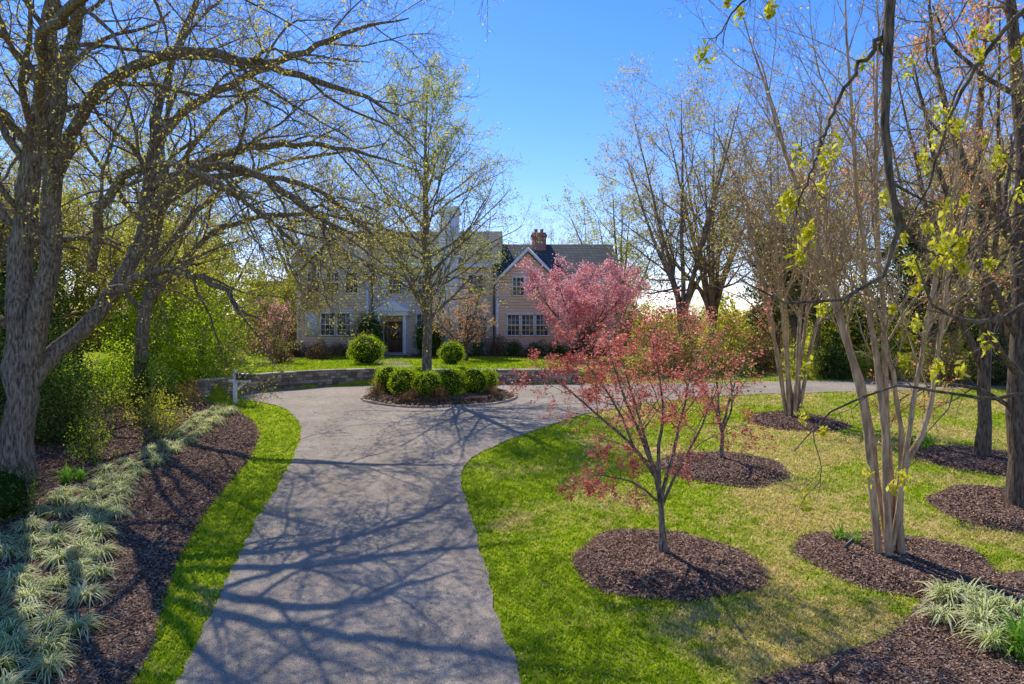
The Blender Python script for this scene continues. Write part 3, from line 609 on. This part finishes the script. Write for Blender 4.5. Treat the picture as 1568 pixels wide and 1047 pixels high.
ball('yew_shrub',-9.6,46,1.1,1.6,'darkbox',6000,.07,0); ball('yew_shrub',-5.6,45.8,1.0,1.4,'darkbox',5000,.07,0)
for x in np.arange(-14.6,-10.4,1.3): shrub('foundation_shrub',x,46.9,.9,.7,1.0,2600,.08,'azalea')
for x in np.arange(-3.8,8,1.35): shrub('foundation_shrub',x,46.6+rng.uniform(-.3,.3),1.0,.8,rng.uniform(1.0,1.6),2800,.085,'darkbox' if rng.random()<.5 else 'azalea')
# left side
shrub('bright_green_shrub',-13.4,29.5,2.5,2.0,4.4,12000,.11,'brightleaf',60)
shrub('bright_green_shrub',-16.6,31.5,2.5,2.2,4.6,10000,.11,'brightleaf',60)
shrub('spring_shrub',-11.8,22.5,1.2,1.1,1.8,2600,.065,'youngleaf',26)
shrub('spring_shrub',-14.2,24,1.6,1.4,3.2,3600,.075,'brightleaf',36)
shrub('spring_shrub',-10.6,20.6,.8,.7,1.0,1200,.05,'youngleaf',14)
shrub('spring_shrub',-11.3,18.3,.8,.7,1.4,1300,.055,'brightleaf',14)
for x,y,r,h in [(-15.2,19,1.7,4.6),(-12.9,19.6,1.3,2.6),(-17,17,2,5.5),(-15,14.5,1.5,3),(-13.1,24.8,1.3,1.8),(-17.5,24,2,5),(-20,28,2.5,5.5),(-21,21,2.5,7)]:
    shrub('evergreen_shrub',x,y,r,r,h,int(3000*r*h**.7),.09,'evergreen' if x<-14 else 'darkbox',34)
ball('yew_shrub',-10.6,13.8,.8,.6,'darkbox',3500,.05,0)
shrub('spring_shrub',-12.2,25.5,.8,.6,1.1,1800,.06,'azalea',10)
for x,y in [(-15.5,37),(-13.5,40),(-12,43.5)]: shrub('azalea_shrub',x,y,1.1,.9,1.1,2600,.08,'azalea',10)
# right hedge row
hr=empty('right_hedge')
for k in range(30):
    x=7+k*.95+rng.uniform(-.4,.4); y=37.5+rng.uniform(-1,1.5)-max(0,(x-14))*.45
    m=['evergreen','darkbox','azalea','bgleaf','youngleaf'][rng.integers(5)]
    h=rng.uniform(1.6,3.6); e=shrub('hedge_shrub',x,max(y,24),rng.uniform(1.1,1.8),1.2,h,2800,.11,m,18); e.parent=hr
for k in range(10):
    x=24+k*2.4; y=rng.uniform(22,32); e=shrub('hedge_shrub',x,y,2,1.6,rng.uniform(3,5),4500,.13,['evergreen','darkbox'][k%2],18); e.parent=hr
conifer_like('evergreen_tree',15.5,40,7.5,.2,34,3.4,'darkbox',8,.15,up=0,bark='bark_dark')
conifer_like('evergreen_tree',21.5,36,8.5,.2,34,3.6,'evergreen',8,.15,up=0,bark='bark_dark')
conifer_like('evergreen_tree',-22,27,11,.2,38,4.2,'evergreen',8,.15,up=0,bark='bark_dark')
ur=empty('woodland_understory')
src=[shrub('understory_shrub',0,70,3.2,2.4,4.2,4500,.26,m,20) for m in ('youngleaf','bgleaf','darkbox')]
for e in src: e.parent=ur
for k in range(60):
    a=-.8+1.6*(k+rng.random())/60; d=rng.uniform(62,84); x=d*math.sin(a); y=d*math.cos(a)
    inst(src[rng.integers(3)],'understory_shrub',(x,y,float(H(x,y))-.3),rng.uniform(.85,1.35),rng.random()*6.28,None,ur)

# strap leaf plants
def straps(name,pts,nl,Ln,W,mat,var=True,up=1.0,omin=.15,curl=1.3):
    pts=np.asarray(pts,float); z=H(pts[:,0],pts[:,1])+.06
    sc=np.repeat(rng.uniform(.75,1.25,len(pts)),nl)
    N=len(pts)*nl; b=np.repeat(np.column_stack([pts,z]),nl,0)+np.column_stack([rng.normal(0,.05,(N,2)),np.zeros(N)])
    a=rng.uniform(0,2*np.pi,N); d=np.stack([np.cos(a),np.sin(a),0*a],1); s=np.stack([-np.sin(a),np.cos(a),0*a],1)
    L_=Ln*sc*rng.uniform(.6,1.2,N); out=rng.uniform(omin,1.0,N)
    t=np.array([0,.28,.55,.8,1.0]); 
    P=b[:,None]+d[:,None]*(L_*out)[:,None,None]*(t**1.3)[None,:,None]
    P[...,2]+=L_[:,None]*up*(1.5*t-curl*t**2*out[:,None]**.6)*.9
    w=W*np.array([.8,1,.9,.6,.08])
    c0=P-s[:,None]*w[None,:,None]; c1=P; c2=P+s[:,None]*w[None,:,None]; K=5
    V=np.stack([c0,c1,c2],2).reshape(-1,3)
    bi=(np.arange(N)*K*3)[:,None]; k=np.arange(K-1)[None]*3
    Fa=np.stack([bi+k,bi+k+1,bi+k+4,bi+k+3],-1); Fb=np.stack([bi+k+1,bi+k+2,bi+k+5,bi+k+4],-1)
    F=np.concatenate([Fa.reshape(-1,4),Fb.reshape(-1,4)])
    r=np.repeat(rng.random(N),K-1)
    rn=np.concatenate([r*.4,.5+.5*r]) if var else np.concatenate([r,r])
    return mk(name,V,F,mat,rn)
line=catmull([(-10.5,24.9),(-10.0,22),(-9.55,19.3),(-9.4,16.6),(-8.9,14.4),(-8.1,12.6),(-7.3,10.9),(-6.6,9.4),(-6.1,8.2)],14)
pts=[]
for _ in range(6000):
    p=line[rng.integers(len(line))]; wd=np.interp(p[1],[8,12,16,25],[.95,1.0,.6,.35])
    q=p+np.array([rng.uniform(-1.4,.6)*wd,rng.uniform(-.4,.4)])
    if all((q[0]-o[0])**2+(q[1]-o[1])**2>.24 for o in pts): pts.append(q)
straps('variegated_liriope_border',pts,150,.46,.0115,'lirio',up=.85,omin=.35,curl=1.6)
ang=np.arange(0,2*np.pi,.13); straps('island_liriope_border',np.column_stack([-3.05+2.85*np.cos(ang),28.7+2.05*np.sin(ang)]),44,.3,.014,'lirio',up=.75,omin=.4,curl=1.6)
straps('liriope_plant',[(6.5+rng.uniform(-.7,1.3),9.8+rng.uniform(-.8,.6)) for _ in range(16)],100,.5,.013,'lirio',up=.9,omin=.3,curl=1.45)
straps('daffodil_foliage',[(6.75,9.05),(6.95,8.85),(6.6,8.75),(7.05,9.2),(6.8,8.6)],55,.55,.014,'blade',False,1.25)
straps('daffodil_foliage',[(-10.6,16.2),(-10.4,16.5),(-10.8,16.6)],40,.45,.014,'blade',False,1.2)
straps('daffodil_foliage',[(6.35,12.7),(6.2,12.9),(7.3,12.9)],24,.3,.012,'blade',False,1.2)
straps('daffodil_foliage',[(12+rng.uniform(-.5,.5),20+rng.uniform(-.4,.4)) for _ in range(6)],24,.35,.016,'blade',False,1.2)

# small landscape spot lights on stakes (unlit by day)
for x,y in [(6.0,12.2),(-9.2,12.0),(3.9,8.3)]:
    e=empty('landscape_light',(x,y,float(H(x,y))+.07))
    P=np.array([[[0,0,-.05],[0,0,.08],[0,0,.14]],[[-.05,.0,.11],[.02,.0,.17],[.09,0,.23]],[[.085,0,.225],[.092,0,.231],[.10,0,.238]]],float)
    v,f=tubes(P,np.array([[.01,.01,.01],[.022,.034,.034],[.041,.041,.041]]),10); mk('lamp_body',v,f,'black',parent=e,smooth=True)

# ------------------------------------------------------------------ stone walls, steps
def stone_wall(name,path,top):
    e=empty(name,(path[0][0],path[0][1],float(H(*path[0])))); ox,oy,oz=e.location
    q=catmull(path,12); s=np.r_[0,np.cumsum(np.linalg.norm(np.diff(q,axis=0),axis=1))]
    def at(u):
        x=np.interp(u,s,q[:,0]); y=np.interp(u,s,q[:,1]); x2=np.interp(u+.05,s,q[:,0]); y2=np.interp(u+.05,s,q[:,1]); x1=np.interp(u-.05,s,q[:,0]); y1=np.interp(u-.05,s,q[:,1])
        return x,y,math.atan2(y2-y1,x2-x1)
    bl=[];core=[];cap=[]
    T=.45
    u=0
    while u<s[-1]-.05:
        x,y,a=at(u+.15); n=(-math.sin(a),math.cos(a)); cx=x+n[0]*(T/2)-ox; cy=y+n[1]*(T/2)-oy
        core.append((cx-.2,cx+.2,cy-.17,cy+.17,-.3,top-oz-.05,a)); u+=.3
    z0=-.15+oz
    while z0<top-.03:
        hh=rng.uniform(.09,.17); hh=min(hh,top-z0) ; u=rng.uniform(-.15,0)
        while u<s[-1]:
            l=rng.uniform(.16,.42); x,y,a=at(max(u+l/2,0)); n=(-math.sin(a),math.cos(a)); o_=rng.uniform(-.02,.02)
            cx=x+n[0]*(T/2+o_)-ox; cy=y+n[1]*(T/2+o_)-oy
            bl.append((cx-l/2+.006,cx+l/2-.006,cy-T/2,cy+T/2,z0-oz+.006,z0+hh-oz-.006,a)); u+=l
        z0+=hh
    u=0
    while u<s[-1]:
        l=rng.uniform(.45,.8); x,y,a=at(min(u+l/2,s[-1])); n=(-math.sin(a),math.cos(a)); cx=x+n[0]*T/2-ox; cy=y+n[1]*T/2-oy
        cap.append((cx-l/2+.004,cx+l/2-.004,cy-T/2-.05,cy+T/2+.05,top-oz+.004,top-oz+.064+rng.uniform(0,.008),a)); u+=l
    boxes('stones',bl,'stone',e,.012); boxes('mortar_core',core,'mortar',e); boxes('coping',cap,'stone',e,.01); return e
stone_wall('stone_retaining_wall',[(-12.2,27.25),(-11.75,28.4),(-11.3,29.7),(-10.4,31.2),(-8.8,32.6),(-6.9,33.5)],2.55)
stone_wall('stone_retaining_wall',[(-4.6,33.55),(-2,33.6),(0,33.6),(3.2,33.6)],2.5)
boxes('stone_steps',[(-6.8,-4.7,33.5+.38*k,35.4,1.6,1.98+.15*k) for k in range(4)],'stone',bevel=.015)
boxes('front_walk',[(-7.0-.15*k,-5.1-.15*k,35.45+.62*k,36.05+.62*k,2.45,2.53) for k in range(18)],'stone',bevel=.01)

# mailbox
e=empty('mailbox',(-10.95,27.0,float(H(-10.95,27.0))))
boxes('post',[(-.065,.065,-.065,.065,-.3,1.25),(-.085,.085,-.085,.085,1.25,1.30),(-.28,.60,-.05,.05,.82,.915)],'white',e,.008)
o=boxes('brace',[(-.045,.045,-.04,.04,-.28,.28)],'white',e,.005); o.location=(.22,0,.66); o.rotation_euler=(0,.785,0)
prof=[(-.12,0),(.12,0)]+[(.12*math.cos(t),.15+.11*math.sin(t)) for t in np.linspace(0,np.pi,12)]
prism('box',[(p[0],p[1]+.92) for p in prof],.08,.62,'x','greybox',e)
boxes('flag',[(.2,.22,-.135,-.123,1.0,1.2),(.2,.30,-.135,-.123,1.14,1.2)],'brick',e)

# ------------------------------------------------------------------ house
hs=empty('pink_colonial_house',(0,0,0))
prism('main_walls',[(49,2.2),(58,2.2),(58,9),(53.5,11.6),(49,9)],-15.4,-1.1,'x','cream',hs)
prism('main_roof',[(48.5,8.78),(53.5,11.72),(58.5,8.78),(58.5,9.0),(53.5,11.96),(48.5,9.0)],-15.8,-.75,'x','slate',hs)
prism('wing_walls',[(50.2,2.2),(57,2.2),(57,7.9),(53.6,10.6),(50.2,7.9)],-1.3,7.5,'x','siding',hs)
prism('wing_roof',[(49.7,7.7),(53.6,10.72),(57.5,7.7),(57.5,7.9),(53.6,10.95),(49.7,7.9)],-1.08,7.9,'x','slate',hs)
prism('right_gable_walls',[(-1.05,2.2),(3.3,2.2),(3.3,7.6),(1.12,9.75),(-1.05,7.6)],47.8,53.4,'y','siding',hs)
prism('right_gable_roof',[(-1.35,7.42),(1.12,9.86),(3.6,7.42),(3.6,7.62),(1.12,10.1),(-1.35,7.62)],47.45,53.3,'y','slate',hs)
prism('left_gable_walls',[(-15.1,2.2),(-10.2,2.2),(-10.2,8.3),(-12.65,10.7),(-15.1,8.3)],48.2,53.2,'y','cream',hs)
prism('left_gable_roof',[(-15.45,8.1),(-12.65,10.84),(-9.85,8.1),(-9.85,8.3),(-12.65,11.06),(-15.45,8.3)],47.85,53.3,'y','slate',hs)
prism('left_wing_walls',[(51,2.2),(57,2.2),(57,5.6),(54,7.8),(51,5.6)],-20,-15.3,'x','brick',hs)
prism('left_wing_roof',[(50.6,5.45),(54,7.9),(57.4,5.45),(57.4,5.65),(54,8.12),(50.6,5.65)],-20.3,-15.42,'x','slate',hs)
def rake(name,x0,xm,x1,ze,za,y):
    for (a,b) in ((x0,xm),(x1,xm)):
        V=[(a,y,ze-.28),(b,y,za-.28),(b,y,za),(a,y,ze),(a,y+.08,ze-.28),(b,y+.08,za-.28),(b,y+.08,za),(a,y+.08,ze)]
        mk(name,V,[[0,1,2,3],[4,7,6,5],[0,4,5,1],[1,5,6,2],[2,6,7,3],[3,7,4,0]],'white',parent=hs)
rake('rake_trim',-1.33,1.12,3.58,7.60,10.08,47.36); rake('rake_trim',-15.43,-12.65,-9.87,8.28,11.04,47.76)
def clap(name,y0,x0,x1,zb,ze,za,mat):
    xm=(x0+x1)/2; V=[];F=[]; z=zb; st=.2
    while z<za-.05:
        z2=min(z+st,za)
        def half(zz): return (x1-x0)/2 if zz<=ze else (x1-x0)/2*(za-zz)/(za-ze)
        a=half(z); b=half(z2); i=len(V)
        V+=[(xm-a,y0-.05,z),(xm+a,y0-.05,z),(xm+b,y0-.006,z2),(xm-b,y0-.006,z2),(xm-a,y0-.004,z),(xm+a,y0-.004,z)]
        F+=[[i,i+1,i+2,i+3],[i+4,i+5,i+1,i]]; z=z2
    mk(name,V,F,mat,parent=hs)
clap('clapboards',47.8,-1.05,3.3,2.6,7.6,9.7,'siding'); clap('clapboards',48.2,-15.1,-10.2,2.6,8.3,10.65,'cream')
clap('clapboards',49,-10.2,-1.1,2.6,8.8,8.8001,'cream'); clap('clapboards',50.2,3.3,7.5,2.6,7.7,7.7001,'siding')
fr=[];gl=[];mu=[];sh=[]
def window(x,z0,z1,w,y,nc=2,nr=4,shut=False):
    gl.append((x-w/2,x+w/2,y-.07,y-.055,z0,z1)); t=.09
    fr.extend([(x-w/2-t,x-w/2,y-.13,y+.02,z0,z1),(x+w/2,x+w/2+t,y-.13,y+.02,z0,z1),(x-w/2-t-.03,x+w/2+t+.03,y-.15,y+.02,z1,z1+.12),(x-w/2-t-.05,x+w/2+t+.05,y-.18,y+.02,z0-.08,z0)])
    for k in range(1,nc+1): 
        xx=x-w/2+w*k/(nc+1); mu.append((xx-.018,xx+.018,y-.10,y-.072,z0+.002,z1-.002))
    for k in range(1,nr):
        zz=z0+(z1-z0)*k/nr; h=.035 if k==nr//2 else .016; mu.append((x-w/2+.002,x+w/2-.002,y-.105,y-.0725,zz-h,zz+h))
    if shut:
        for sx in (x-w/2-t-.3,x+w/2+t+.3):
            sh.append((sx-.27,sx+.27,y-.10,y-.052,z0,z1))
            for zz in np.arange(z0+.1,z1-.08,.09): sh.append((sx-.2,sx+.2,y-.125,y-.101,zz,zz+.05))
for x in (-13.0,-11.85): window(x,3.95,5.45,.9,48.2)
sh.append((-14.6,-13.75,48.06,48.145,3.85,5.5))
for x in (-14.0,-12.65,-11.3): window(x,6.95,8.35,.8,48.2,shut=False)
window(-8.4,6.9,8.2,.9,49,shut=True); window(-6.3,6.9,8.2,.9,49); window(-6.3,3.8,5.4,1.0,49)
for x in (-3.35,-2.25): window(x,3.8,5.3,.85,49)
window(-2.6,6.9,8.2,1.0,49,shut=False)
for x in (.45,1.5): window(x,6.75,7.95,.75,47.8)
for x in (.1,1.1,2.1): window(x,3.95,5.35,.78,47.8)
window(5.2,3.9,5.3,.9,50.2,shut=True); window(5.2,6.2,7.3,.9,50.2)
boxes('window_frames',fr,'white',hs); boxes('window_glass',gl,'glass',hs); boxes('window_muntins',mu,'white',hs); boxes('shutters',sh,'white',hs)
boxes('corner_boards',[(-15.16,-15.0,48.08,48.149,2.3,8.3),(-10.3,-10.14,48.08,48.149,2.3,8.3),(-1.11,-.95,47.68,47.749,2.3,7.55),(3.2,3.36,47.68,47.749,2.3,7.55)],'white',hs)
boxes('eave_fascia',[(-9.8,-1.4,48.42,48.49,8.72,9.0),(3.65,7.85,49.62,49.69,7.66,7.9)],'white',hs)
boxes('downspouts',[(-10.05,-9.95,48.85,48.945,2.4,8.7),(-1.35,-1.25,48.85,48.945,2.4,8.7)],'slate',hs)
boxes('white_chimney',[(-5.15,-3.8,48.3,49.6,2.2,12.6),(-5.28,-3.67,48.17,49.73,12.6,12.8),(-5.2,-3.75,48.25,49.65,12.8,13.05)],'chimney',hs)
boxes('brick_chimney',[(1.55,2.65,52.9,54.3,8,11.5),(1.47,2.73,52.82,54.38,11.5,11.65),(1.55,2.65,52.9,54.3,11.65,11.8)],'brick',hs)
boxes('chimney_pots',[(1.75,2.0,53.2,53.5,11.8,12.1),(2.2,2.45,53.2,53.5,11.8,12.1)],'brick',hs)
boxes('portico',[(-9.35,-9.13,47.3,47.52,2.7,5.3),(-7.57,-7.35,47.3,47.52,2.7,5.3),(-9.5,-7.2,47.15,48.94,5.3,5.6),(-9.25,-9.15,48.86,48.94,2.7,5.25),(-7.55,-7.45,48.86,48.94,2.7,5.25)],'white',hs,.01)
prism('portico_pediment',[(-9.65,5.603),(-7.05,5.603),(-8.35,6.4)],47.05,48.94,'y','white',hs)
boxes('front_door',[(-8.85,-7.85,48.86,48.94,2.72,4.9)],'door',hs); boxes('door_glass',[(-8.7,-8.0,48.83,48.85,3.6,4.7),(-9.1,-8.92,48.86,48.92,2.9,4.9),(-7.78,-7.6,48.86,48.92,2.9,4.9)],'glass',hs)
boxes('porch_floor',[(-9.7,-7.0,46.9,48.9,2.3,2.7),(-9.5,-7.2,46.5,46.9,2.3,2.6)],'stone',hs,.01)

# ------------------------------------------------------------------ light, sky, camera
az=R(-28); el=R(49)
w=bpy.data.worlds.new('World'); bpy.context.scene.world=w; w.use_nodes=True; nt=w.node_tree
bg=nt.nodes['Background']; sky=nt.nodes.new('ShaderNodeTexSky'); sky.sky_type='NISHITA'; sky.sun_disc=False
sky.sun_elevation=el; sky.sun_rotation=az; sky.air_density=1.0; sky.dust_density=.1; sky.ozone_density=2.5; sky.altitude=200
hsv=nt.nodes.new('ShaderNodeHueSaturation'); hsv.inputs['Saturation'].default_value=1.34; hsv.inputs['Value'].default_value=1.42
nt.links.new(sky.outputs[0],hsv.inputs['Color']); nt.links.new(mixc(nt,hsv.outputs[0],(.96,.82,1.06),1.0,'MULTIPLY'),bg.inputs[0]); bg.inputs[1].default_value=.15
sd=bpy.data.lights.new('sun','SUN'); sd.energy=5; sd.angle=R(.5); sd.color=(1,.95,.83)
so=bpy.data.objects.new('sun',sd); C.objects.link(so)
dirv=Vector((math.sin(az)*math.cos(el),math.cos(az)*math.cos(el),math.sin(el)))
so.rotation_euler=(-dirv).to_track_quat('-Z','Y').to_euler(); so.location=(-20,30,40)
cd=bpy.data.cameras.new('camera'); cd.lens=24; cd.sensor_width=36; cd.shift_y=-.0214; cd.clip_end=5000; cd.clip_start=.1
co=bpy.data.objects.new('camera',cd); C.objects.link(co); co.location=(0,0,5); co.rotation_euler=(R(90),0,0)
sc=bpy.context.scene; sc.camera=co
sc.view_settings.view_transform='Standard'; sc.view_settings.look='None'; sc.view_settings.exposure=0
